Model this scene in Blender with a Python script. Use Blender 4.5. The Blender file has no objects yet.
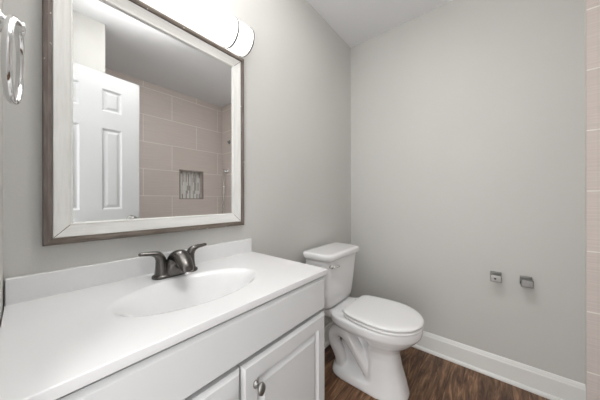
import bpy, bmesh, math, random
from mathutils import Vector, Matrix
random.seed(7)
S = bpy.context.scene
COL = S.collection
PI = math.pi

# ---------------------------------------------------------------- camera, light, exposure
cam_d = bpy.data.cameras.new('camera')
cam = bpy.data.objects.new('camera', cam_d); COL.objects.link(cam)
cam_d.sensor_fit = 'HORIZONTAL'; cam_d.sensor_width = 36.0
cam_d.lens = 36.0 * 228.15 / 600.0
cam_d.clip_start = 0.01; cam_d.clip_end = 50
cam_d.shift_y = -1.22 / 600.0
cam.location = (-1.8501, -0.9542, 1.0966)
cam.rotation_euler = (PI / 2, math.radians(0.09), math.radians(39.82 - 90))
S.camera = cam

world = bpy.data.worlds.new('world'); S.world = world
world.use_nodes = True
bg = world.node_tree.nodes['Background']
bg.inputs['Color'].default_value = (0.93, 0.96, 1.0, 1); bg.inputs['Strength'].default_value = 1.0

def area(name, loc, rot, sx, sy, power, color):
    d = bpy.data.lights.new(name, 'AREA'); d.shape = 'RECTANGLE'; d.size = sx; d.size_y = sy
    d.energy = power; d.color = color
    o = bpy.data.objects.new(name, d); COL.objects.link(o)
    o.location = loc; o.rotation_euler = rot
    return o
# added area light beyond the doorway in the left wall, filling the room
area('hallway_fill', (-2.30, -0.83, 1.0), (0, -PI / 2, 0), 2.0, 0.75, 14, (1.0, 0.985, 0.96))

# added spot aimed upward so the ceiling returns soft fill light
fd = bpy.data.lights.new('ceiling_bounce_fill', 'SPOT'); fd.energy = 100; fd.spot_size = math.radians(104); fd.spot_blend = 1.0
fd.shadow_soft_size = 0.0; fd.color = (1.0, 0.99, 0.975)
fl = bpy.data.objects.new('ceiling_bounce_fill', fd); COL.objects.link(fl)
fl.location = (-1.50, -0.55, 1.70); fl.rotation_euler = (PI, 0, 0)

S.view_settings.view_transform = 'Standard'
S.view_settings.look = 'None'
S.view_settings.gamma = 1.0
S.view_settings.use_curve_mapping = False
S.view_settings.exposure = -0.03
VANITY_GLOW = 2.3
CEILING_FILL_GLOW = 26.0

# ---------------------------------------------------------------- materials
def new_mat(name):
    m = bpy.data.materials.new(name); m.use_nodes = True
    nt = m.node_tree; b = nt.nodes['Principled BSDF']
    return m, nt, b
def N(nt, typ, **kw):
    n = nt.nodes.new(typ)
    for k, v in kw.items(): setattr(n, k, v)
    return n
def ramp(nt, stops):
    r = N(nt, 'ShaderNodeValToRGB'); e = r.color_ramp.elements
    while len(e) < len(stops): e.new(0.5)
    for i, (p, c) in enumerate(stops): e[i].position = p; e[i].color = (*c, 1)
    return r
def simple(name, color, rough=0.5, metal=0.0, vary=0.03, scale=30, bump=0.0, bscale=200, coat=0.0, spec=0.5):
    m, nt, b = new_mat(name)
    tc = N(nt, 'ShaderNodeTexCoord'); no = N(nt, 'ShaderNodeTexNoise')
    no.inputs['Scale'].default_value = scale; no.inputs['Detail'].default_value = 4
    nt.links.new(tc.outputs['Object'], no.inputs['Vector'])
    c0 = tuple(max(0, c * (1 - vary)) for c in color); c1 = tuple(min(1, c * (1 + vary)) for c in color)
    r = ramp(nt, [(0.3, c0), (0.7, c1)])
    nt.links.new(no.outputs['Fac'], r.inputs['Fac']); nt.links.new(r.outputs['Color'], b.inputs['Base Color'])
    b.inputs['Roughness'].default_value = rough; b.inputs['Metallic'].default_value = metal
    b.inputs['Coat Weight'].default_value = coat; b.inputs['Specular IOR Level'].default_value = spec
    if bump:
        n2 = N(nt, 'ShaderNodeTexNoise'); n2.inputs['Scale'].default_value = bscale; n2.inputs['Detail'].default_value = 3
        nt.links.new(tc.outputs['Object'], n2.inputs['Vector'])
        bp = N(nt, 'ShaderNodeBump'); bp.inputs['Strength'].default_value = bump; bp.inputs['Distance'].default_value = 0.002
        nt.links.new(n2.outputs['Fac'], bp.inputs['Height']); nt.links.new(bp.outputs['Normal'], b.inputs['Normal'])
    return m

M_WALL = simple('grey_wall_paint', (0.605, 0.598, 0.574), 0.6, vary=0.01, scale=3, bump=0.15, bscale=120)
M_CEIL = simple('ceiling_paint', (0.86, 0.865, 0.88), 0.8, vary=0.01, scale=3, bump=0.15, bscale=90)
M_TRIM = simple('white_trim_paint', (0.83, 0.83, 0.81), 0.35, vary=0.01, scale=8)
M_DOOR = simple('white_door_paint', (0.57, 0.575, 0.58), 0.4, vary=0.01, scale=6)
M_CAB = simple('white_thermofoil', (0.67, 0.675, 0.68), 0.38, vary=0.008, scale=6)
M_CABIN = simple('cabinet_interior', (0.25, 0.24, 0.22), 0.8)
M_TOP = simple('cultured_marble', (0.79, 0.79, 0.795), 0.16, vary=0.008, scale=5, coat=0.3)
M_CER = simple('white_porcelain', (0.87, 0.87, 0.875), 0.10, vary=0.004, scale=4, coat=0.4)
M_SEAT = simple('white_seat_plastic', (0.86, 0.86, 0.86), 0.22, vary=0.004, scale=4)
M_CHROME = simple('polished_chrome', (0.78, 0.78, 0.78), 0.10, metal=1.0, vary=0.03, scale=25)
M_NICKEL = simple('brushed_nickel', (0.30, 0.295, 0.285), 0.38, metal=1.0, vary=0.08, scale=60)
M_PEWTER = simple('dark_pewter', (0.13, 0.122, 0.115), 0.26, metal=1.0, vary=0.12, scale=50)
M_DARK = simple('dark_hole', (0.015, 0.015, 0.015), 0.8)
M_GROUT = simple('pale_grout', (0.66, 0.63, 0.59), 0.8)
M_BLACKRUB = simple('grey_caulk', (0.60, 0.59, 0.56), 0.7)

def mirror_mat():
    m, nt, b = new_mat('silvered_mirror')
    b.inputs['Base Color'].default_value = (0.90, 0.91, 0.91, 1)
    b.inputs['Metallic'].default_value = 1.0; b.inputs['Roughness'].default_value = 0.0
    return m
M_MIRROR = mirror_mat()

def emit_mat(name, color, strength):
    m, nt, b = new_mat(name)
    b.inputs['Base Color'].default_value = (0.9, 0.9, 0.9, 1); b.inputs['Roughness'].default_value = 0.3
    b.inputs['Emission Color'].default_value = (*color, 1); b.inputs['Emission Strength'].default_value = strength
    return m
M_GLOW = emit_mat('lit_white_acrylic', (1.0, 0.985, 0.96), VANITY_GLOW)
M_CGLOW = emit_mat('ceiling_fill_glow', (1.0, 0.985, 0.96), CEILING_FILL_GLOW)  # glow of the added ceiling lamp

def worn_paint(name, base, worn, amount, grain_axis='x', chips=(0.8, 0.78, 0.72)):
    # painted wood with streaks along the grain and small chips
    m, nt, b = new_mat(name)
    tc = N(nt, 'ShaderNodeTexCoord'); mp = N(nt, 'ShaderNodeMapping')
    sc = (6, 60, 60) if grain_axis == 'x' else (60, 60, 6)
    mp.inputs['Scale'].default_value = sc
    nt.links.new(tc.outputs['Object'], mp.inputs['Vector'])
    no = N(nt, 'ShaderNodeTexNoise'); no.inputs['Scale'].default_value = 2.0; no.inputs['Detail'].default_value = 6
    nt.links.new(mp.outputs['Vector'], no.inputs['Vector'])
    r = ramp(nt, [(0.42, base), (0.75, tuple(a * (1 - amount) + w * amount for a, w in zip(base, worn)))])
    nt.links.new(no.outputs['Fac'], r.inputs['Fac'])
    ch = N(nt, 'ShaderNodeTexNoise'); ch.inputs['Scale'].default_value = 45; ch.inputs['Detail'].default_value = 3
    nt.links.new(tc.outputs['Object'], ch.inputs['Vector'])
    r2 = ramp(nt, [(0.70, (0, 0, 0)), (0.73, (1, 1, 1))])
    nt.links.new(ch.outputs['Fac'], r2.inputs['Fac'])
    mx = N(nt, 'ShaderNodeMix', data_type='RGBA')
    nt.links.new(r2.outputs['Color'], mx.inputs[0]); nt.links.new(r.outputs['Color'], mx.inputs[6])
    mx.inputs[7].default_value = (*chips, 1)
    nt.links.new(mx.outputs[2], b.inputs['Base Color'])
    b.inputs['Roughness'].default_value = 0.55
    bp = N(nt, 'ShaderNodeBump'); bp.inputs['Strength'].default_value = 0.2; bp.inputs['Distance'].default_value = 0.001
    nt.links.new(no.outputs['Fac'], bp.inputs['Height']); nt.links.new(bp.outputs['Normal'], b.inputs['Normal'])
    return m
M_LIP = worn_paint('worn_brown_wood', (0.125, 0.098, 0.077), (0.30, 0.265, 0.23), 0.6, chips=(0.62, 0.58, 0.52))
M_LIPV = worn_paint('worn_brown_wood_upright', (0.135, 0.105, 0.092), (0.30, 0.26, 0.24), 0.6, 'z', chips=(0.62, 0.58, 0.55))
M_BAND = worn_paint('whitewashed_wood', (0.80, 0.795, 0.77), (0.68, 0.67, 0.64), 0.7, chips=(0.80, 0.79, 0.77))
M_BANDV = worn_paint('whitewashed_wood_upright', (0.80, 0.795, 0.77), (0.68, 0.67, 0.64), 0.7, 'z', chips=(0.80, 0.79, 0.77))

def floor_mat():
    m, nt, b = new_mat('dark_vinyl_planks')
    tc = N(nt, 'ShaderNodeTexCoord')
    br = N(nt, 'ShaderNodeTexBrick'); br.offset = 0.37; br.offset_frequency = 2
    br.inputs['Scale'].default_value = 1.0; br.inputs['Brick Width'].default_value = 1.2
    br.inputs['Row Height'].default_value = 0.15; br.inputs['Mortar Size'].default_value = 0.0012
    br.inputs['Color1'].default_value = (0, 0, 0, 1); br.inputs['Color2'].default_value = (1, 1, 1, 1)
    br.inputs['Mortar'].default_value = (0.5, 0.5, 0.5, 1)
    nt.links.new(tc.outputs['Object'], br.inputs['Vector'])
    # per-plank shift of the grain
    mul = N(nt, 'ShaderNodeVectorMath', operation='MULTIPLY_ADD')
    mul.inputs[1].default_value = (7.0, 3.0, 0.0)
    nt.links.new(br.outputs['Color'], mul.inputs[0]); nt.links.new(tc.outputs['Object'], mul.inputs[2])
    mp = N(nt, 'ShaderNodeMapping'); mp.inputs['Scale'].default_value = (2.2, 16, 1)
    nt.links.new(mul.outputs['Vector'], mp.inputs['Vector'])
    n1 = N(nt, 'ShaderNodeTexNoise'); n1.inputs['Scale'].default_value = 1.5; n1.inputs['Detail'].default_value = 8
    n1.inputs['Roughness'].default_value = 0.65; n1.inputs['Distortion'].default_value = 1.6
    nt.links.new(mp.outputs['Vector'], n1.inputs['Vector'])
    r1 = ramp(nt, [(0.32, (0.040, 0.017, 0.008)), (0.45, (0.105, 0.050, 0.024)), (0.56, (0.21, 0.108, 0.055)), (0.72, (0.42, 0.25, 0.145))])
    nt.links.new(n1.outputs['Fac'], r1.inputs['Fac'])
    mp2 = N(nt, 'ShaderNodeMapping'); mp2.inputs['Scale'].default_value = (8, 130, 1)
    nt.links.new(mul.outputs['Vector'], mp2.inputs['Vector'])
    n2 = N(nt, 'ShaderNodeTexNoise'); n2.inputs['Scale'].default_value = 1.0; n2.inputs['Detail'].default_value = 5
    nt.links.new(mp2.outputs['Vector'], n2.inputs['Vector'])
    r2 = ramp(nt, [(0.30, (0.55, 0.55, 0.55)), (0.65, (1.15, 1.15, 1.15))])
    nt.links.new(n2.outputs['Fac'], r2.inputs['Fac'])
    mx = N(nt, 'ShaderNodeMix', data_type='RGBA', blend_type='MULTIPLY'); mx.inputs[0].default_value = 1.0
    nt.links.new(r1.outputs['Color'], mx.inputs[6]); nt.links.new(r2.outputs['Color'], mx.inputs[7])
    # plank to plank tone
    r3 = ramp(nt, [(0.0, (0.75, 0.75, 0.75)), (1.0, (1.2, 1.2, 1.2))]); nt.links.new(br.outputs['Color'], r3.inputs['Fac'])
    mx2 = N(nt, 'ShaderNodeMix', data_type='RGBA', blend_type='MULTIPLY'); mx2.inputs[0].default_value = 1.0
    nt.links.new(mx.outputs[2], mx2.inputs[6]); nt.links.new(r3.outputs['Color'], mx2.inputs[7])
    mx3 = N(nt, 'ShaderNodeMix', data_type='RGBA')
    nt.links.new(br.outputs['Fac'], mx3.inputs[0]); nt.links.new(mx2.outputs[2], mx3.inputs[6]); mx3.inputs[7].default_value = (0.03, 0.018, 0.012, 1)
    nt.links.new(mx3.outputs[2], b.inputs['Base Color'])
    b.inputs['Roughness'].default_value = 0.42
    bp = N(nt, 'ShaderNodeBump'); bp.inputs['Strength'].default_value = 0.25; bp.inputs['Distance'].default_value = 0.001
    nt.links.new(n2.outputs['Fac'], bp.inputs['Height']); nt.links.new(bp.outputs['Normal'], b.inputs['Normal'])
    return m
M_FLOOR = floor_mat()

def tile_mat(name, horiz):
    m, nt, b = new_mat(name)
    tc = N(nt, 'ShaderNodeTexCoord'); sp = N(nt, 'ShaderNodeSeparateXYZ'); nt.links.new(tc.outputs['Object'], sp.inputs[0])
    cb = N(nt, 'ShaderNodeCombineXYZ')
    au = N(nt, 'ShaderNodeMath', operation='ADD'); au.inputs[1].default_value = 0.3895 + 6.11 if horiz == 'X' else 6.11 + 1.2
    nt.links.new(sp.outputs[horiz], au.inputs[0]); nt.links.new(au.outputs[0], cb.inputs[0])
    av = N(nt, 'ShaderNodeMath', operation='ADD'); av.inputs[1].default_value = -0.2075 + 0.309 * 2
    nt.links.new(sp.outputs['Z'], av.inputs[0]); nt.links.new(av.outputs[0], cb.inputs[1])
    br = N(nt, 'ShaderNodeTexBrick'); br.offset = 0.5; br.offset_frequency = 2
    for k, v in {'Scale': 1.0, 'Brick Width': 0.611, 'Row Height': 0.309, 'Mortar Size': 0.0035, 'Mortar Smooth': 0.1}.items(): br.inputs[k].default_value = v
    br.inputs['Color1'].default_value = (0.74, 0.665, 0.625, 1); br.inputs['Color2'].default_value = (0.765, 0.69, 0.65, 1)
    br.inputs['Mortar'].default_value = (0.95, 0.92, 0.87, 1)
    nt.links.new(cb.outputs[0], br.inputs['Vector'])
    mp = N(nt, 'ShaderNodeMapping'); mp.inputs['Scale'].default_value = (3, 140, 1); nt.links.new(cb.outputs[0], mp.inputs['Vector'])
    no = N(nt, 'ShaderNodeTexNoise'); no.inputs['Scale'].default_value = 1.0; no.inputs['Detail'].default_value = 3
    nt.links.new(mp.outputs['Vector'], no.inputs['Vector'])
    r = ramp(nt, [(0.3, (0.93, 0.925, 0.92)), (0.7, (1.05, 1.05, 1.05))]); nt.links.new(no.outputs['Fac'], r.inputs['Fac'])
    mx = N(nt, 'ShaderNodeMix', data_type='RGBA', blend_type='MULTIPLY'); mx.inputs[0].default_value = 1.0
    nt.links.new(br.outputs['Color'], mx.inputs[6]); nt.links.new(r.outputs['Color'], mx.inputs[7])
    nt.links.new(mx.outputs[2], b.inputs['Base Color'])
    b.inputs['Roughness'].default_value = 0.35
    bp = N(nt, 'ShaderNodeBump'); bp.invert = True; bp.inputs['Strength'].default_value = 0.5; bp.inputs['Distance'].default_value = 0.002
    nt.links.new(br.outputs['Fac'], bp.inputs['Height']); nt.links.new(bp.outputs['Normal'], b.inputs['Normal'])
    return m
M_TILEX = tile_mat('beige_tile_back', 'X'); M_TILEY = tile_mat('beige_tile_side', 'Y')

def mosaic_mat():
    m, nt, b = new_mat('glass_stick_mosaic')
    tc = N(nt, 'ShaderNodeTexCoord'); sp = N(nt, 'ShaderNodeSeparateXYZ'); nt.links.new(tc.outputs['Object'], sp.inputs[0])
    cb = N(nt, 'ShaderNodeCombineXYZ'); nt.links.new(sp.outputs['Z'], cb.inputs[0]); nt.links.new(sp.outputs['X'], cb.inputs[1])
    br = N(nt, 'ShaderNodeTexBrick'); br.offset = 0.4; br.offset_frequency = 2
    for k, v in {'Scale': 1.0, 'Brick Width': 0.11, 'Row Height': 0.016, 'Mortar Size': 0.0015, 'Bias': 0.0}.items(): br.inputs[k].default_value = v
    br.inputs['Color1'].default_value = (0, 0, 0, 1); br.inputs['Color2'].default_value = (1, 1, 1, 1); br.inputs['Mortar'].default_value = (0.6, 0.6, 0.6, 1)
    nt.links.new(cb.outputs[0], br.inputs['Vector'])
    r = ramp(nt, [(0.0, (0.34, 0.30, 0.27)), (0.3, (0.58, 0.54, 0.50)), (0.5, (0.80, 0.80, 0.77)), (1.0, (0.92, 0.92, 0.90))])
    nt.links.new(br.outputs['Color'], r.inputs['Fac']); nt.links.new(r.outputs['Color'], b.inputs['Base Color'])
    b.inputs['Roughness'].default_value = 0.15
    return m
M_MOSAIC = mosaic_mat()

# ---------------------------------------------------------------- helpers
def link(name, bm, mats, parent=None, smooth=False, recalc=True):
    if recalc: bmesh.ops.recalc_face_normals(bm, faces=bm.faces)
    me = bpy.data.meshes.new(name); bm.to_mesh(me); bm.free()
    if not isinstance(mats, (list, tuple)): mats = [mats]
    for m in mats: me.materials.append(m)
    o = bpy.data.objects.new(name, me); COL.objects.link(o)
    if parent: o.parent = parent; o.matrix_parent_inverse = Matrix.Translation(-parent.location)
    if smooth:
        for p in me.polygons: p.use_smooth = True
    return o
def bevel_mod(o, w, seg=3, ang=35):
    m = o.modifiers.new('bevel', 'BEVEL'); m.width = w; m.segments = seg; m.limit_method = 'ANGLE'; m.angle_limit = math.radians(ang)
    for p in o.data.polygons: p.use_smooth = True
    w_ = o.modifiers.new('wn', 'WEIGHTED_NORMAL'); w_.keep_sharp = True
    return o
def box(bm, a, b, mi=0):
    x0, y0, z0 = a; x1, y1, z1 = b
    v = [bm.verts.new(p) for p in ((x0,y0,z0),(x1,y0,z0),(x1,y1,z0),(x0,y1,z0),(x0,y0,z1),(x1,y0,z1),(x1,y1,z1),(x0,y1,z1))]
    for f in ((0,3,2,1),(4,5,6,7),(0,1,5,4),(1,2,6,5),(2,3,7,6),(3,0,4,7)):
        bm.faces.new([v[i] for i in f]).material_index = mi
def boxes(name, lst, mats, parent=None, bevel=0):
    bm = bmesh.new()
    for t in lst: box(bm, *t)
    o = link(name, bm, mats, parent)
    if bevel: bevel_mod(o, bevel)
    return o
def empty(name, loc):
    o = bpy.data.objects.new(name, None); COL.objects.link(o); o.location = loc; o.empty_display_size = 0.05
    return o
def tag(o, label=None, cat=None, group=None, kind=None):
    if label: o['label'] = label
    if cat: o['category'] = cat
    if group: o['group'] = group
    if kind: o['kind'] = kind
    return o
def struct(o): o['kind'] = 'structure'; return o
def loft(bm, rings, cap=True, closed=True, mi=0):
    R = [[bm.verts.new(p) for p in r] for r in rings]
    n = len(R[0])
    for a, b in zip(R[:-1], R[1:]):
        for i in range(n if closed else n - 1):
            j = (i + 1) % n
            bm.faces.new((a[i], a[j], b[j], b[i])).material_index = mi
    if cap:
        bm.faces.new(R[0][::-1]).material_index = mi; bm.faces.new(R[-1]).material_index = mi
    return R
def frames(pts):
    pts = [Vector(p) for p in pts]; out = []
    t0 = (pts[1] - pts[0]).normalized()
    up = Vector((0, 0, 1)) if abs(t0.z) < 0.9 else Vector((1, 0, 0))
    n = (up - t0 * up.dot(t0)).normalized()
    for i, p in enumerate(pts):
        t = (pts[min(i + 1, len(pts) - 1)] - pts[max(i - 1, 0)]).normalized()
        n = (n - t * n.dot(t)).normalized()
        out.append((p, t, n, t.cross(n)))
    return out
def tube(bm, pts, rad, seg=16, cap=True, flat=1.0, mi=0):
    # flat scales the section along the first normal
    rs = rad if isinstance(rad, (list, tuple)) else [rad] * len(pts)
    rings = []
    for (p, t, n, b), r in zip(frames(pts), rs):
        fl = r[1] if isinstance(r, tuple) else flat * r; rr = r[0] if isinstance(r, tuple) else r
        rings.append([p + n * math.cos(a) * fl + b * math.sin(a) * rr for a in [2 * PI * k / seg for k in range(seg)]])
    loft(bm, rings, cap, mi=mi)
def smooth_path(ctrl, n=24):
    # Catmull-Rom through control points (any dimension)
    out = []; c = [ctrl[0]] + list(ctrl) + [ctrl[-1]]
    segs = len(ctrl) - 1
    for s in range(segs):
        p0, p1, p2, p3 = c[s:s + 4]; k = max(2, n // segs)
        for i in range(k):
            t = i / k
            out.append(tuple(0.5 * ((2 * b) + (-a + c_) * t + (2 * a - 5 * b + 4 * c_ - d) * t * t + (-a + 3 * b - 3 * c_ + d) * t ** 3) for a, b, c_, d in zip(p0, p1, p2, p3)))
    out.append(tuple(ctrl[-1])); return out
def lathe(bm, prof, origin, axis='z', seg=32, mi=0):
    rings = []
    for r, h in prof:
        ring = []
        for k in range(seg):
            a = 2 * PI * k / seg; c, s = max(r, 1e-5) * math.cos(a), max(r, 1e-5) * math.sin(a)
            v = {'z': (c, s, h), 'x': (h, c, s), 'y': (c, h, s)}[axis]
            ring.append((origin[0] + v[0], origin[1] + v[1], origin[2] + v[2]))
        rings.append(ring)
    loft(bm, rings, True, mi=mi)
def rrect(w, h, r, n=6):
    # rounded rectangle outline, centred, counter-clockwise
    out = []
    for cx, cy, a0 in ((w/2-r, h/2-r, 0), (-w/2+r, h/2-r, 90), (-w/2+r, -h/2+r, 180), (w/2-r, -h/2+r, 270)):
        for k in range(n + 1):
            a = math.radians(a0 + 90 * k / n); out.append((cx + r * math.cos(a), cy + r * math.sin(a)))
    return out
def relief_board(bm, w, h, t, cells, prof, edge=0.004):
    """Board in local XZ, front at y=0 facing -y, back at y=+t; cells = panels (x0,z0,x1,z1) with concentric
    profile loops prof=[(inset, depth)...]."""
    xs = sorted({0, w} | {c[0] for c in cells} | {c[2] for c in cells}); zs = sorted({0, h} | {c[1] for c in cells} | {c[3] for c in cells})
    V = {}
    def ins(v, L):
        return edge if v == 0 else (L - edge if v == L else v)
    for i, x in enumerate(xs):
        for k, z in enumerate(zs): V[i, k] = bm.verts.new((ins(x, w), 0, ins(z, h)))
    for i in range(len(xs) - 1):
        for k in range(len(zs) - 1):
            q = (V[i, k], V[i + 1, k], V[i + 1, k + 1], V[i, k + 1])
            cell = [c for c in cells if c[0] <= xs[i] + 1e-6 and c[2] >= xs[i + 1] - 1e-6 and c[1] <= zs[k] + 1e-6 and c[3] >= zs[k + 1] - 1e-6]
            if not cell: bm.faces.new(q)
    for c in cells:
        idx = [i for i, x in enumerate(xs) if c[0] - 1e-6 <= x <= c[2] + 1e-6]; idz = [k for k, z in enumerate(zs) if c[1] - 1e-6 <= z <= c[3] + 1e-6]
        # outline of existing verts, so shared edges stay welded
        prev = [V[i, idz[0]] for i in idx] + [V[idx[-1], k] for k in idz[1:]] + [V[i, idz[-1]] for i in idx[::-1][1:]] + [V[idx[0], k] for k in idz[::-1][1:-1]]
        cx, cz = (c[0] + c[2]) / 2, (c[1] + c[3]) / 2; hw, hh = (c[2] - c[0]) / 2, (c[3] - c[1]) / 2
        base = [(v.co.x, v.co.z) for v in prev]
        for ins_, dep in prof:
            ring = [bm.verts.new((cx + (x - cx) * (hw - ins_) / hw, dep, cz + (z - cz) * (hh - ins_) / hh)) for x, z in base]
            for a in range(len(ring)):
                b = (a + 1) % len(ring); bm.faces.new((prev[a], prev[b], ring[b], ring[a]))
            prev = ring
        bm.faces.new(prev)
    # bevelled edge + sides + back
    per = [V[i, 0] for i in range(len(xs))] + [V[len(xs) - 1, k] for k in range(1, len(zs))] + [V[i, len(zs) - 1] for i in range(len(xs) - 2, -1, -1)] + [V[0, k] for k in range(len(zs) - 2, 0, -1)]
    def out(v, y):
        x = 0 if v.co.x <= edge + 1e-6 else (w if v.co.x >= w - edge - 1e-6 else v.co.x)
        z = 0 if v.co.z <= edge + 1e-6 else (h if v.co.z >= h - edge - 1e-6 else v.co.z)
        return bm.verts.new((x, y, z))
    r1 = [out(v, edge) for v in per]; r2 = [bm.verts.new((v.co.x, t, v.co.z)) for v in r1]
    for A, B in ((per, r1), (r1, r2)):
        for a in range(len(A)):
            b = (a + 1) % len(A); bm.faces.new((A[a], B[a], B[b], A[b]))
    bm.faces.new(r2)

# ---------------------------------------------------------------- room shell
XL, YT, YB, ZC = -1.888, -1.34, -2.087, 2.44
struct(boxes('floor', [((-3.2, YB - 0.15, -0.05), (0.1, 0.1, 0))], M_FLOOR))
struct(boxes('ceiling', [((XL - 0.1, YB - 0.15, ZC), (0.1, 0.1, ZC + 0.05))], M_CEIL))
struct(boxes('wall_back', [((XL - 0.1, 0, 0), (0.1, 0.1, ZC))], M_WALL))
struct(boxes('wall_right', [((0, YB - 0.15, 0), (0.1, 0, ZC))], M_WALL))
struct(boxes('wall_left', [((XL - 0.1, -0.50, 0), (XL, 0, ZC)), ((XL - 0.1, -1.17, 2.06), (XL, -0.50, ZC)), ((XL - 0.1, YB - 0.15, 0), (XL, -1.17, ZC))], M_WALL))
struct(boxes('wall_front', [((XL, YB - 0.15, 0), (-1.46, YT, ZC))], M_WALL))
# tiled tub surround
struct(boxes('wall_tub_right', [((-0.01, YB, 0), (0, -1.334, ZC))], M_TILEY))
struct(boxes('trim_1', [((-0.0115, -1.334, 0), (0, -1.3305, ZC))], M_GROUT))
bm = bmesh.new()   # tiled back wall with the niche opening
nx0, nx1, nz0, nz1 = -0.60, -0.307, 1.104, 1.462
for a, b in (((-1.46, nz0 * 0), (nx0, ZC)), ((nx1, 0), (-0.01, ZC)), ((nx0, 0), (nx1, nz0)), ((nx0, nz1), (nx1, ZC))):
    box(bm, (a[0], YB - 0.12, a[1]), (b[0], YB, b[1]))
tb = struct(link('wall_tub_back', bm, M_TILEX))
bm = bmesh.new(); box(bm, (nx0, YB - 0.12, nz0), (nx1, YB - 0.085, nz1)); link('niche_mosaic', bm, M_MOSAIC, tb)['label'] = 'stick mosaic lining of the shower niche'
fr = 0.010
boxes('niche_frame', [((nx0 - fr, YB - 0.01, nz0 - fr), (nx1 + fr, YB + 0.005, nz0)), ((nx0 - fr, YB - 0.01, nz1), (nx1 + fr, YB + 0.005, nz1 + fr)),
      ((nx0 - fr, YB - 0.01, nz0), (nx0, YB + 0.005, nz1)), ((nx1, YB - 0.01, nz0), (nx1 + fr, YB + 0.005, nz1))], simple('taupe_edge_tile', (0.36, 0.30, 0.27), 0.4), tb)

# baseboards: profile (out, z), swept along a wall
def baseboard(name, p0, p1, nrm):
    prof = [(0, 0), (0.024, 0), (0.024, 0.010), (0.020, 0.018), (0.013, 0.022), (0.012, 0.108), (0.0085, 0.117), (0.0085, 0.121), (0.004, 0.133), (0, 0.135)]
    bm = bmesh.new()
    loft(bm, [[(p[0] + nrm[0] * o, p[1] + nrm[1] * o, z) for o, z in prof] for p in (p0, p1)])
    return struct(link(name, bm, M_TRIM))
baseboard('baseboard_right', (0, 0), (0, -1.330), (-1, 0))
baseboard('baseboard_back', (-1.12, 0), (0, 0), (0, -1))
baseboard('baseboard_front', (XL, YT), (-1.46, YT), (0, 1))
# door casing around the doorway of the left wall
struct(boxes('trim_2', [((XL, -0.50, 0), (XL + 0.012, -0.475, 2.09)), ((XL - 0.1, -0.515, 0), (XL, -0.50, 2.06)), ((XL - 0.1, -1.17, 2.045), (XL, -0.515, 2.06)),
                        ((XL, -1.17, 2.06), (XL + 0.012, -0.50, 2.115)), ((XL - 0.1, -1.17, 0), (XL, -1.155, 2.045))], M_TRIM))

# open door, six panels, seen in the mirror
DW, DH, DT = 0.59, 2.00, 0.035
bm = bmesh.new()
A = (0.115, 0.235); B = (0.355, 0.475)
cells = []
for x0, x1 in (A, B):
    for z0, z1 in ((0.24, 0.85), (1.01, 1.60), (1.725, 1.885)): cells.append((x0, z0, x1, z1))
relief_board(bm, DW, DH, DT, cells, [(0.012, 0.010), (0.020, 0.010), (0.034, 0.003)], 0.002)
door = link('door_1', bm, M_DOOR); struct(door)
# local x runs from the free edge to the hinge, front faces the vanity wall
ang = math.atan2(-1.183 + 1.238, -1.855 + 1.266)
door.location = (-1.266, -1.238, 0.012); door.rotation_euler = (0, 0, ang)
bm = bmesh.new()
lathe(bm, [(0.0, 0), (0.032, 0), (0.032, -0.006), (0.012, -0.010), (0.011, -0.030), (0.022, -0.036), (0.0285, -0.050), (0.024, -0.064), (0.0, -0.068)], (0.060, 0, 0.925), 'y', 24)
kn = link('door_handle', bm, M_NICKEL, None, True); kn.parent = door

# ---------------------------------------------------------------- bathtub (behind the stub wall, along the tiled walls)
def tub():
    x0, x1, y0, y1, h = -1.458, -0.012, YB + 0.002, -1.40, 0.40
    cx, cy = (x0 + x1) / 2, (y0 + y1) / 2; w, d = x1 - x0, y1 - y0
    bm = bmesh.new()
    spec = [(w, d, .012, 0), (w, d, .012, h - .01), (w - .012, d - .012, .012, h), (w - .13, d - .13, .10, h), (w - .16, d - .16, .11, h - .015), (w - .30, d - .26, .13, .12), (w - .42, d - .36, .10, .08)]
    loft(bm, [[(cx + x, cy + y, z) for x, y in rrect(a, b, r, 8)] for a, b, r, z in spec], True)
    o = link('bathtub', bm, M_CER, None, True)
    tag(o, 'white bathtub set between the tiled shower walls', 'bathtub')
    bevel_mod(o, 0.006, 2, 40)
tub()

# ---------------------------------------------------------------- vanity cabinet
VX0, VX1, VF = -1.882, -1.122, -0.448
van = empty('vanity_cabinet', (-1.502, -0.23, 0))
tag(van, 'white bathroom vanity cabinet with raised panel doors under the sink top', 'cabinet')
zt = 0.808
boxes('body', [((VX0, VF, 0.09), (VX0 + 0.016, -0.003, zt)), ((VX1 - 0.016, VF, 0.0), (VX1, -0.003, zt)), ((VX0, VF + 0.06, 0.0), (VX1 - 0.016, VF + 0.076, 0.10)),
               ((VX0 + 0.016, VF + 0.02, 0.09), (VX1 - 0.016, -0.003, 0.105)), ((VX0 + 0.016, -0.012, 0.105), (VX1 - 0.016, -0.003, zt))], M_CAB, van)
boxes('face_frame', [((VX0, VF, 0.09), (VX0 + 0.04, VF + 0.018, 0.770)), ((VX1 - 0.04, VF, 0.09), (VX1 - 0.0005, VF + 0.018, 0.770)), ((VX0 + 0.04, VF, 0.740), (VX1 - 0.04, VF + 0.018, 0.768)),
               ((VX0 + 0.04, VF, 0.64), (VX1 - 0.04, VF + 0.018, 0.69)), ((VX0 + 0.04, VF, 0.09), (VX1 - 0.04, VF + 0.018, 0.125))], M_CAB, van)
FY = -0.474
def front(name, x0, x1, z0, z1, cells, prof, edge, t=0.0255):
    bm = bmesh.new(); relief_board(bm, x1 - x0, z1 - z0, t, cells, prof, edge)
    bmesh.ops.translate(bm, verts=bm.verts, vec=(x0, FY, z0))
    return link(name, bm, M_CAB, van)
front('false_drawer_front', VX0 + 0.002, VX1 - 0.001, 0.680, 0.8005, [], [], 0.009, 0.012)
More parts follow.
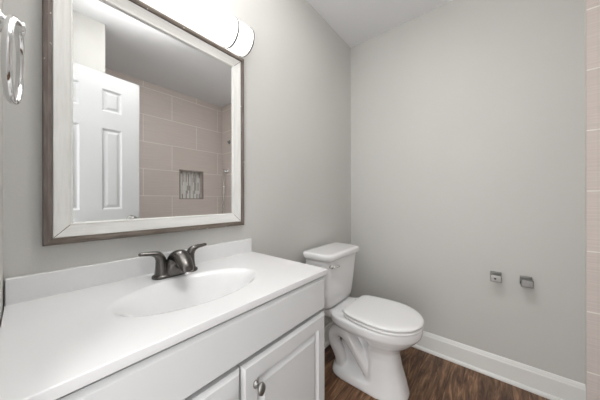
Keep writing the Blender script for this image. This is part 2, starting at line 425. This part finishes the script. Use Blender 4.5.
PR = [(0.004, 0.004), (0.008, 0.008), (0.012, 0.008), (0.027, 0.0006)]
dz0, dz1 = 0.10, 0.6685
for (x0, x1, kx) in ((-1.5005, VX1 - 0.001, 0.040), (VX0 + 0.002, -1.5045, None)):
    w, h = x1 - x0, dz1 - dz0
    dr = front('cabinet_door', x0, x1, dz0, dz1, [(0.046, 0.050, w - 0.046, h - 0.050)], PR, 0.009)
    bm = bmesh.new()
    kxx = x0 + 0.040 if kx else x1 - 0.040
    lathe(bm, [(0, 0), (0.009, 0), (0.009, -0.003), (0.0050, -0.006), (0.0050, -0.014), (0.010, -0.018), (0.0140, -0.0235), (0.0125, -0.0285), (0.006, -0.0315), (0, -0.032)], (0, 0, 0), 'y', 28)
    for v in bm.verts: v.co.x *= 0.85; v.co.z *= 1.25
    bmesh.ops.translate(bm, verts=bm.verts, vec=(kxx, FY, 0.604))
    kb = link('knob', bm, M_NICKEL, None, True); kb.parent = dr
    kb['label'] = 'grey metal knob'

# ---------------------------------------------------------------- vanity top with integral basin
top = empty('sink_countertop', (-1.5, -0.237, 0.829))
tag(top, 'white one-piece sink countertop with backsplash and oval basin on the vanity', 'countertop')
TX0, TX1, TY0, TY1, TZ = -1.885, -1.115, -0.4735, -0.002, 0.829
BX, BY, BA, BB, BD = -1.515, -0.263, 0.212, 0.127, 0.125
def drop(x, y):
    r = min(1.0, math.hypot((x - BX) / BA, (y - BY) / BB))
    return BD * (1 - r ** 2.3) ** 1.55                      # soft-lipped bowl
bm = bmesh.new()
nx, ny = 150, 92; G = []
for j in range(ny + 1):
    row = []
    for i in range(nx + 1):
        x = TX0 + (TX1 - TX0) * i / nx if i < nx - 1 else (TX1 - 0.0006 if i < nx else TX1); y = TY0 + (TY1 - TY0) * j / ny if j != 1 else TY0 + 0.0006
        row.append(bm.verts.new((x, y, TZ - drop(x, y))))
    G.append(row)
for j in range(ny):
    for i in range(nx): bm.faces.new((G[j][i], G[j][i + 1], G[j + 1][i + 1], G[j + 1][i]))
# rounded front/right/left edge and under side
per = G[0][:] + [G[j][-1] for j in range(1, ny + 1)] + G[-1][::-1][1:] + [G[j][0] for j in range(ny - 1, 0, -1)]
def eo(v, o, z):
    x, y = v.co.x, v.co.y
    dx = o if abs(x - TX1) < 1e-6 else (-0 if abs(x - TX0) < 1e-6 else 0); dy = -o if abs(y - TY0) < 1e-6 else 0
    return bm.verts.new((x + dx, y + dy, z))
prev = per
for o_, z_ in ((0.0010, TZ - 0.0003), (0.0018, TZ - 0.0010), (0.0022, TZ - 0.0022), (0.0022, TZ - 0.0195), (0.0, TZ - 0.0205)):
    ring = [eo(v, o_, z_) for v in per]
    for a in range(len(ring)):
        b = (a + 1) % len(ring); bm.faces.new((prev[a], prev[b], ring[b], ring[a]))
    prev = ring
# underside: the same grid one slab thickness lower, joined to the edge
U = {v: w for v, w in zip(per, prev)}
H = [[U[v] if v in U else bm.verts.new((v.co.x, v.co.y, v.co.z - 0.0205)) for v in row] for row in G]
for j in range(ny):
    for i in range(nx): bm.faces.new((H[j][i], H[j + 1][i], H[j + 1][i + 1], H[j][i + 1]))
ct = link('countertop', bm, M_TOP, top, True)
ct.modifiers.new('wn', 'WEIGHTED_NORMAL')
bs = boxes('backsplash', [((TX0, -0.020, TZ - 0.002), (TX1 + 0.001, -0.001, 0.8947))], M_TOP, top); bevel_mod(bs, 0.003)
bm = bmesh.new()
zb = TZ - drop(BX, BY)
lathe(bm, [(0, 0.0005), (0.021, 0.0005), (0.022, 0.002), (0.018, 0.003), (0.0, 0.0015)], (BX, BY, zb), 'z', 24)
link('drain', bm, M_CHROME, top, True)

# ---------------------------------------------------------------- faucet
FX, FYY = -1.508, -0.092
fau = empty('faucet', (FX, FYY, TZ))
tag(fau, 'dark pewter two-handle centerset faucet behind the basin', 'faucet')
bm = bmesh.new()
loft(bm, [[(FX + x, FYY + y, TZ + z) for x, y in rrect(w, d, d / 2 - 1e-4, 10)] for w, d, z in ((0.150, 0.052, 0.0004), (0.152, 0.054, 0.003), (0.150, 0.052, 0.008), (0.140, 0.042, 0.012), (0.10, 0.03, 0.0125))])
link('base_plate', bm, M_PEWTER, fau, True)
for s in (-1, 1):
    bm = bmesh.new()
    c = [(0, 0, 0.006), (0.0, 0, 0.022), (0.001, 0, 0.045), (0.004, 0, 0.064), (0.013, 0, 0.0785), (0.030, 0, 0.0855), (0.048, 0.0, 0.0875), (0.063, 0, 0.089)]
    rad = [(0.0235, 0.0235), (0.0215, 0.021), (0.0185, 0.0180), (0.0165, 0.0155), (0.0145, 0.0125), (0.0120, 0.0078), (0.0100, 0.0066), (0.0080, 0.0060)]
    full = smooth_path([(*p, *r) for p, r in zip(c, rad)], 35)
    rise = 1.0
    pts = [(FX + s * (0.046 + p[0]), FYY + p[1] + 0.0, TZ + p[2] * rise) for p in full]
    # section: wide across y, thin vertically once it bends outward
    rings = []
    ptv = [Vector(p) for p in pts]
    for i, p in enumerate(ptv):
        t = (ptv[min(i + 1, len(ptv) - 1)] - ptv[max(i - 1, 0)]).normalized()
        b = Vector((0, 1, 0)); n = t.cross(b).normalized()
        rings.append([p + b * math.cos(a) * full[i][3] + n * math.sin(a) * full[i][4] for a in [2 * PI * k / 20 for k in range(20)]])
    end = rings[-1]; cc = sum((Vector(v) for v in end), Vector()) / 20
    rings.append([cc + (Vector(v) - cc) * 0.6 + (ptv[-1] - ptv[-2]).normalized() * 0.004 for v in end])
    loft(bm, rings)
    link('handle', bm, M_PEWTER, fau, True)
bm = bmesh.new()
# spout: hump rising from the plate and reaching over the basin; (y, z, half width, half thickness)
ctrl = [(-0.006, 0.004, 0.046, 0.026), (-0.006, 0.026, 0.041, 0.026), (-0.008, 0.048, 0.036, 0.024), (-0.019, 0.067, 0.031, 0.021), (-0.041, 0.070, 0.028, 0.019), (-0.066, 0.056, 0.0255, 0.0165), (-0.084, 0.038, 0.0225, 0.0155), (-0.090, 0.026, 0.019, 0.014)]
full = smooth_path(ctrl, 42); ptv = [Vector((FX, FYY + p[0], TZ + p[1])) for p in full]
rings = []
for i, p in enumerate(ptv):
    t = (ptv[min(i + 1, len(ptv) - 1)] - ptv[max(i - 1, 0)]).normalized(); b = Vector((1, 0, 0)); n = t.cross(b).normalized()
    rings.append([p + b * math.cos(a) * full[i][2] + n * math.sin(a) * full[i][3] for a in [2 * PI * k / 28 for k in range(28)]])
loft(bm, rings)
spout = link('spout', bm, M_PEWTER, fau, True)
bm = bmesh.new(); lathe(bm, [(0, 0), (0.0105, 0), (0.0105, -0.008), (0.0085, -0.009), (0, -0.009)], (0, 0, 0), 'z', 20)
bmesh.ops.rotate(bm, verts=bm.verts, cent=(0, 0, 0), matrix=Matrix.Rotation(math.radians(-20), 3, 'X'))
bmesh.ops.translate(bm, verts=bm.verts, vec=(FX, FYY - 0.0905, TZ + 0.027)); ae = link('aerator', bm, M_CHROME, None, True); ae.parent = spout
ae.matrix_parent_inverse = Matrix.Identity(4)
spout_pi = spout.matrix_parent_inverse.copy()
ae.matrix_parent_inverse = Matrix.Identity(4)
bm = bmesh.new(); tube(bm, [(FX, FYY + 0.031, TZ + 0.008), (FX, FYY + 0.031, TZ + 0.062)], 0.0028, 10)
lathe(bm, [(0, 0.060), (0.0055, 0.061), (0.0065, 0.066), (0.005, 0.071), (0, 0.072)], (FX, FYY + 0.031, TZ), 'z', 16)
link('lift_rod', bm, M_PEWTER, fau, True)

# ---------------------------------------------------------------- mirror
mir = empty('wall_mirror', (-1.4925, -0.01, 0.97))
tag(mir, 'framed wall mirror above the sink with white inner band and worn brown edge', 'mirror')
mx0, mx1, mz0, mz1 = -1.822, -1.163, 0.9686, 1.783
def frame_ring(name, i0, prof, mats):
    # prof: (inset, y); four mitred members; side members get the upright grain
    bm = bmesh.new(); L = []
    for ins, y in prof:
        L.append([bm.verts.new(p) for p in ((mx0 + ins, y, mz0 + ins), (mx1 - ins, y, mz0 + ins), (mx1 - ins, y, mz1 - ins), (mx0 + ins, y, mz1 - ins))])
    for a, b in zip(L, L[1:] + L[:1]):
        for k in range(4):
            j = (k + 1) % 4; bm.faces.new((a[k], a[j], b[j], b[k])).material_index = k % 2
    return link(name, bm, mats, mir)
o = frame_ring('outer_edge', 0, [(0.0, -0.001), (0.0, -0.024), (0.002, -0.027), (0.010, -0.0285), (0.0165, -0.027), (0.0185, -0.023), (0.0185, -0.001)], [M_LIP, M_LIPV])
o['label'] = 'worn brown wooden outer edge'
o = frame_ring('inner_band', 0, [(0.0192, -0.001), (0.0192, -0.0225), (0.021, -0.0235), (0.052, -0.0175), (0.0555, -0.0185), (0.059, -0.016), (0.060, -0.0105), (0.060, -0.001)], [M_BAND, M_BANDV])
o['label'] = 'whitewashed wooden inner band'
boxes('mirror_glass', [((mx0 + 0.058, -0.0100, mz0 + 0.058), (mx1 - 0.058, -0.004, mz1 - 0.058))], M_MIRROR, mir)
# thin dark mitre gaps
M_JOINT = simple('dark_joint', (0.09, 0.07, 0.06), 0.8)
for sx, sz in ((0, 0), (1, 0), (1, 1), (0, 1)):
    bm = bmesh.new()
    x, z = (mx0, mx1)[sx], (mz0, mz1)[sz]; dx, dz = (1, -1)[sx], (1, -1)[sz]
    def P(i, y, o): return (x + dx * (i + o), y, z + dz * (i - o))
    for (i0, y0), (i1, y1) in (((0.002, -0.0274), (0.017, -0.0274)), ((0.0205, -0.0240), (0.052, -0.0180)), ((0.052, -0.0180), (0.0585, -0.0169))):
        a = [P(i0, y0, -0.0005), P(i0, y0, 0.0005), P(i1, y1, 0.0005), P(i1, y1, -0.0005)]
        r = [bm.verts.new(p) for p in a]; q = [bm.verts.new((p[0], p[1] + 0.003, p[2])) for p in a]
        bm.faces.new(r); bm.faces.new(q[::-1])
        for k in range(4): bm.faces.new((r[k], r[(k + 1) % 4], q[(k + 1) % 4], q[k]))
    link('mitre_joint', bm, M_JOINT, mir)


# ---------------------------------------------------------------- vanity light
LX0, LX1, LY, LZ, LR = -1.815, -1.170, -0.050, 1.850, 0.0635
vl = empty('vanity_light', ((LX0 + LX1) / 2, 0, LZ))
tag(vl, 'lit white cylinder vanity light bar on the wall above the mirror', 'light fixture')
def cyl_x(bm, x0, x1, r, rnd=0.0, seg=48):
    prof = [(0, x0), (r - rnd, x0)] + ([(r - rnd * 0.3, x0 + rnd * 0.3), (r, x0 + rnd)] if rnd else [(r, x0)]) + ([(r, x1 - rnd), (r - rnd * 0.3, x1 - rnd * 0.3)] if rnd else []) + [(r - rnd, x1), (0, x1)]
    lathe(bm, prof, (0, LY, LZ), 'x', seg)
bm = bmesh.new(); cyl_x(bm, LX0 + 0.087, LX1 - 0.087, LR - 0.001); link('diffuser', bm, M_GLOW, vl, True)
for s in (0, 1):
    a, b = ((LX0 + 0.001, LX0 + 0.085), (LX1 - 0.085, LX1 - 0.001))[s]
    bm = bmesh.new(); cyl_x(bm, a, b, LR - 0.001); link('end_diffuser', bm, M_GLOW, vl, True)
    for xa, xb in (((LX0 + 0.083, LX0 + 0.090), (LX0, LX0 + 0.006)), ((LX1 - 0.090, LX1 - 0.083), (LX1 - 0.006, LX1)))[s]:
        bm = bmesh.new(); cyl_x(bm, xa, xb, LR + 0.0016); link('metal_ring', bm, M_NICKEL, vl, True)
boxes('wall_plate', [(((LX0 + LX1) / 2 - 0.25, -0.006, LZ - 0.03), ((LX0 + LX1) / 2 + 0.25, 0.0, LZ + 0.03))], M_TRIM, vl, 0.003)

# unseen flush ceiling lamp, added to brighten the room
cl = empty('ceiling_fill_lamp', (-1.18, -0.79, ZC))
tag(cl, 'unseen round white flush lamp added to the bathroom ceiling as fill light', 'ceiling light')
bm = bmesh.new(); lathe(bm, [(0, 0), (0.16, 0), (0.16, -0.02), (0.15, -0.022), (0, -0.022)], (-1.18, -0.79, ZC), 'z', 40); link('base_ring', bm, M_TRIM, cl, True)
bm = bmesh.new(); lathe(bm, [(0, -0.024), (0.145, -0.024), (0.14, -0.045), (0.11, -0.068), (0.06, -0.082), (0, -0.086)], (-1.18, -0.79, ZC), 'z', 40); link('fill_lamp_shade', bm, M_CGLOW, cl, True)

# ---------------------------------------------------------------- toilet
TXC = -0.518
toi = empty('toilet', (TXC, -0.36, 0))
tag(toi, 'white two-piece elongated toilet with closed lid beside the vanity', 'toilet')
def egg(yb, yf, hw, n=48, p=2.0, wide=0.45, back=1.0):
    """outline from back yb to front yf; widest at fraction `wide` from the back; half width hw"""
    out = []; ym = yb + (yf - yb) * wide
    for k in range(n):
        a = 2 * PI * k / n; c, s = math.cos(a), math.sin(a)
        if s >= 0:      # back half (towards yb)
            pw = 2.0 / (2.0 + 2.2 * back)
            x = hw * math.copysign(abs(c) ** pw, c); y = ym + (yb - ym) * abs(s) ** pw
        else:
            pw = 2.0 / p; x = hw * math.copysign(abs(c) ** pw, c); y = ym + (yf - ym) * abs(s) ** pw
        out.append((x, y))
    return out
bm = bmesh.new()
# pedestal and bowl column
spec = [  # z, yb, yf, hw, wide
 (0.000, -0.165, -0.612, 0.116, 0.50), (0.018, -0.165, -0.612, 0.116, 0.50), (0.040, -0.17, -0.606, 0.112, 0.50), (0.075, -0.18, -0.598, 0.106, 0.52),
 (0.150, -0.20, -0.574, 0.098, 0.56), (0.210, -0.21, -0.564, 0.093, 0.60), (0.245, -0.22, -0.568, 0.098, 0.60), (0.275, -0.22, -0.592, 0.116, 0.58),
 (0.305, -0.21, -0.628, 0.142, 0.56), (0.335, -0.20, -0.656, 0.163, 0.54), (0.350, -0.19, -0.667, 0.171, 0.52), (0.357, -0.185, -0.676, 0.178, 0.50),
 (0.395, -0.18, -0.682, 0.181, 0.50), (0.404, -0.18, -0.678, 0.177, 0.50)]
def waist(x, y, z):
    # rear half between foot and rim is slimmer so the trapway reads on the side
    f = max(0, min(1, (y + 0.43) / 0.05)); g = max(0, min(1, (z - 0.05) / 0.03)) * max(0, min(1, (0.335 - z) / 0.04))
    return x * (1 - 0.62 * f * g)
rings = []
zs_ = []
for a, b in zip(spec[:-1], spec[1:]):
    st = max(1, int(round((b[0] - a[0]) / 0.012)))
    for k in range(st): zs_.append(tuple(u + (v - u) * k / st for u, v in zip(a, b)))
zs_.append(spec[-1])
for z, yb, yf, hw, wd in zs_:
    rings.append([(TXC + waist(x, y, z), y, z) for x, y in egg(yb, yf, hw, 96, p=2.0 + 0.7 * max(0, min(1, (0.27 - z) / 0.1)), wide=wd)])
loft(bm, rings)
# deck under the tank
loft(bm, [[(TXC + x, -0.175 + y, z) for x, y in rrect(w, d, 0.04, 8)] for w, d, z in ((0.17, 0.15, 0.33), (0.24, 0.20, 0.355), (0.27, 0.22, 0.375), (0.27, 0.22, 0.400), (0.26, 0.21, 0.406))])
# trapway on both sides
for s in (-1, 1):
    c = [(-0.46, 0.020), (-0.425, 0.075), (-0.385, 0.135), (-0.335, 0.205), (-0.285, 0.262), (-0.235, 0.280), (-0.192, 0.250), (-0.188, 0.195), (-0.212, 0.145), (-0.225, 0.095), (-0.225, 0.03)]
    pth = smooth_path(c, 60)
    tube(bm, [(TXC + s * (0.050 + 0.024 * math.sin(PI * i / (len(pth) - 1))), y, z) for i, (y, z) in enumerate(pth)], [0.034 + 0.005 * math.sin(PI * i / (len(pth) - 1)) for i in range(len(pth))], 20)
body = link('bowl', bm, M_CER, toi, True)
rm = body.modifiers.new('remesh', 'REMESH'); rm.mode = 'VOXEL'; rm.voxel_size = 0.0045; rm.use_smooth_shade = True
sm = body.modifiers.new('smooth', 'CORRECTIVE_SMOOTH'); sm.factor = 0.7; sm.iterations = 8; sm.use_only_smooth = True
# bolt caps
for s in (-1, 1):
    bm = bmesh.new(); lathe(bm, [(0, 0), (0.016, 0), (0.015, 0.010), (0.009, 0.017), (0, 0.019)], (TXC + s * 0.094, -0.30, 0.030), 'z', 20)
    link('bolt_cap', bm, M_CER, toi, True)
# seat ring and lid
def lid_outline(grow=0.0, n=40):
    hw = 0.180 + grow; yb, ym, yf = -0.282 + grow, -0.480, -0.684 - grow
    bx = 0.128 + grow; pts = []
    for k in range(n + 1):            # front half ellipse, right to left
        a = PI * k / n; pts.append((hw * math.cos(a), ym + (yf - ym) * math.sin(a) ** 0.96))
    m = 12                             # left flank curving in to the back corner
    for k in range(1, m + 1):
        t = k / m; pts.append((-(hw + (bx - hw) * (1 - math.cos(t * PI / 2))), ym + (yb - 0.006 - ym) * math.sin(t * PI / 2 * 0.98)))
    pts.append((-bx + 0.008, yb)); pts.append((bx - 0.008, yb))
    for k in range(m, 0, -1):
        t = k / m; pts.append(((hw + (bx - hw) * (1 - math.cos(t * PI / 2))), ym + (yb - 0.006 - ym) * math.sin(t * PI / 2 * 0.98)))
    return pts
def plate(name, levels, mat):
    bm = bmesh.new()
    loft(bm, [[(TXC + x, y, z) for x, y in lid_outline(g)] for g, z in levels])
    return link(name, bm, mat, toi, True)
o = plate('seat', [(-0.050, 0.4030), (-0.050, 0.4085), (-0.003, 0.4085), (0.0, 0.4115), (0.0, 0.4175), (-0.003, 0.4205), (-0.055, 0.4210)], M_SEAT); 
o = plate('lid', [(-0.055, 0.4270), (-0.002, 0.4272), (0.001, 0.4315), (0.001, 0.437), (-0.003, 0.4415), (-0.012, 0.4435), (-0.04, 0.4450), (-0.09, 0.4455)], M_SEAT)
boxes('seat_bumper', [((TXC - 0.10, -0.58, 0.4212), (TXC + 0.10, -0.32, 0.4272))], M_SEAT, toi)
for s in (-1, 1):
    bm = bmesh.new(); lathe(bm, [(0, -0.022), (0.010, -0.022), (0.012, -0.018), (0.012, 0.018), (0.010, 0.022), (0, 0.022)], (TXC + s * 0.085, -0.272, 0.4185), 'x', 18)
    link('hinge', bm, M_SEAT, toi, True)
# tank
bm = bmesh.new()
def tank_ring(w, y0, y1, z, r=0.045, bow=0.012, n=8):
    d = y0 - y1; out = []
    for x, y in rrect(w, d, min(r, d / 2 - 0.001), n):
        yy = (y0 + y1) / 2 + y
        if y < 0: yy -= bow * (1 - (x / (w / 2)) ** 2)
        out.append((TXC - 0.008 + x, yy, z))
    return out
TT = [(0.25, -0.070, -0.165, 0.409), (0.305, -0.058, -0.182, 0.413), (0.338, -0.050, -0.194, 0.426), (0.354, -0.047, -0.200, 0.450), (0.366, -0.044, -0.205, 0.50), (0.386, -0.040, -0.213, 0.60), (0.404, -0.037, -0.221, 0.70), (0.406, -0.037, -0.222, 0.7225)]
loft(bm, [tank_ring(*t, r=0.05) for t in TT])
tank = link('tank', bm, M_CER, toi, True)
bm = bmesh.new()
LL = [(0.39, -0.040, -0.218, 0.7215), (0.39, -0.040, -0.218, 0.7265), (0.424, -0.030, -0.236, 0.7268), (0.428, -0.028, -0.239, 0.731), (0.430, -0.026, -0.240, 0.750), (0.427, -0.028, -0.238, 0.758), (0.416, -0.034, -0.231, 0.7625), (0.38, -0.05, -0.21, 0.7635)]
loft(bm, [tank_ring(*t, r=0.05, bow=0.016) for t in LL])
link('tank_lid', bm, M_CER, toi, True)
bm = bmesh.new()
hx, hy, hz = TXC - 0.168, -0.227, 0.690
lathe(bm, [(0, 0.012), (0.012, 0.012), (0.012, -0.006), (0.010, -0.010), (0, -0.010)], (hx, hy, hz), 'y', 20)
tube(bm, [(hx - 0.004, hy - 0.012, hz), (hx + 0.02, hy - 0.016, hz - 0.002), (hx + 0.045, hy - 0.018, hz - 0.005), (hx + 0.062, hy - 0.017, hz - 0.007)], [0.008, 0.0075, 0.008, 0.006], 14, flat=0.6)
lv = link('flush_lever', bm, simple('satin_lever', (0.72, 0.71, 0.68), 0.25, metal=0.6), None, True); lv.parent = tank
lv['label'] = 'pale metal flush lever'
lv.matrix_parent_inverse = Matrix.Identity(4)

# ---------------------------------------------------------------- towel ring on the left wall
tr = empty('towel_ring', (XL, -0.262, 1.43))
tag(tr, 'chrome towel ring hanging from a post on the left wall', 'towel ring')
bm = bmesh.new()
lathe(bm, [(0, 0), (0.027, 0), (0.027, 0.004), (0.020, 0.008), (0.012, 0.014), (0.0095, 0.024), (0.0095, 0.034), (0.012, 0.037), (0.012, 0.042), (0, 0.044)], (XL, -0.262, 1.425), 'x', 4 * 6)
for v in bm.verts: v.co.x = XL + (v.co.x - XL) * 0.86
link('post', bm, M_CHROME, tr, True)
bm = bmesh.new()
cx_, cy_, cz_ = XL + 0.0245, -0.262, 1.357; R_ = 0.0745
pts = []
for k in range(65):
    a = 2 * PI * k / 64
    dy = R_ * math.sin(a) * 0.98; pts.append((cx_ + dy * 0.085 - 0.001 + 0.003 * math.cos(a), cy_ + dy, cz_ + R_ * math.cos(a)))
rings = []
for i in range(64):
    p = Vector(pts[i]); t = (Vector(pts[(i + 1) % 64]) - Vector(pts[i - 1])).normalized(); b = Vector((1, 0, 0)); n = t.cross(b).normalized()
    rings.append([p + b * math.cos(q) * 0.0062 + n * math.sin(q) * 0.0045 for q in [2 * PI * k / 14 for k in range(14)]])
R2 = [[bm.verts.new(v) for v in r] for r in rings]
for i in range(64):
    a, b = R2[i], R2[(i + 1) % 64]
    for k in range(14): bm.faces.new((a[k], a[(k + 1) % 14], b[(k + 1) % 14], b[k]))
link('ring', bm, M_CHROME, tr, True)

# ---------------------------------------------------------------- toilet paper holder posts (roller missing)
def holder(y, side, label):
    e = empty('paper_holder_post', (0, y, 0.621)); z = 0.621
    tag(e, label, 'toilet paper holder', 'toilet paper holder posts on the far wall')
    bm = bmesh.new()
    def sq(x, h, w): return [(x, y + a * w / 2, z + b * h / 2) for a, b in ((1, 1), (-1, 1), (-1, -1), (1, -1))]
    loft(bm, [sq(0, 0.052, 0.052), sq(-0.005, 0.052, 0.052), sq(-0.008, 0.048, 0.048), sq(-0.009, 0.030, 0.030)])
    bevel_mod(link('wall_plate', bm, M_NICKEL, e), 0.0015, 2)
    bm = bmesh.new()
    loft(bm, [sq(-0.008, 0.026, 0.026), sq(-0.030, 0.026, 0.028), sq(-0.036, 0.038, 0.048), sq(-0.068, 0.040, 0.052), sq(-0.072, 0.036, 0.048)])
    arm = link('arm', bm, M_NICKEL, e); bevel_mod(arm, 0.002, 2)
    bm = bmesh.new(); lathe(bm, [(0, 0), (0.0065, 0), (0.0065, 0.003), (0, 0.003)], (-0.050, y + side * 0.0235, z), 'y', 16)
    link('socket', bm, M_DARK, e)
    bm = bmesh.new(); lathe(bm, [(0, 0), (0.0055, 0), (0.0055, -0.002), (0, -0.002)], (-0.0715, y + 0.004, z) if side < 0 else (-0.045, y, z - 0.0185), 'x' if side < 0 else 'z', 14)
    link('screw_hole', bm, M_DARK, e)
    return e
holder(-0.980, -1, 'nickel toilet paper holder post nearer the toilet, left one of two')
holder(-1.112, 1, 'nickel toilet paper holder post nearer the tiled wall, right one of two')

# ---------------------------------------------------------------- shower fittings seen in the mirror
gb = empty('grab_bar', (-0.01, -1.95, 1.25))
tag(gb, 'vertical chrome bar on the tiled shower wall, seen in the mirror', 'grab bar')
bm = bmesh.new(); tube(bm, [(-0.065, -1.95, 1.515), (-0.065, -1.95, 0.80)], 0.0105, 16); link('bar', bm, M_CHROME, gb, True)
for z in (1.49, 0.825):
    bm = bmesh.new(); lathe(bm, [(0, 0.0), (0.028, 0.0), (0.028, -0.006), (0.011, -0.010), (0.011, -0.055), (0, -0.055)], (-0.01, -1.95, z), 'x', 20); link('wall_mount', bm, M_CHROME, gb, True)
bm = bmesh.new(); lathe(bm, [(0, 0), (0.028, 0), (0.026, -0.006), (0.012, -0.012), (0.010, -0.03), (0, -0.03)], (-0.01, -1.90, 1.90), 'x', 20)
tag(link('pipe_stub', bm, M_NICKEL, None, True), 'small dark shower pipe fitting high on the tiled wall', 'pipe fitting')
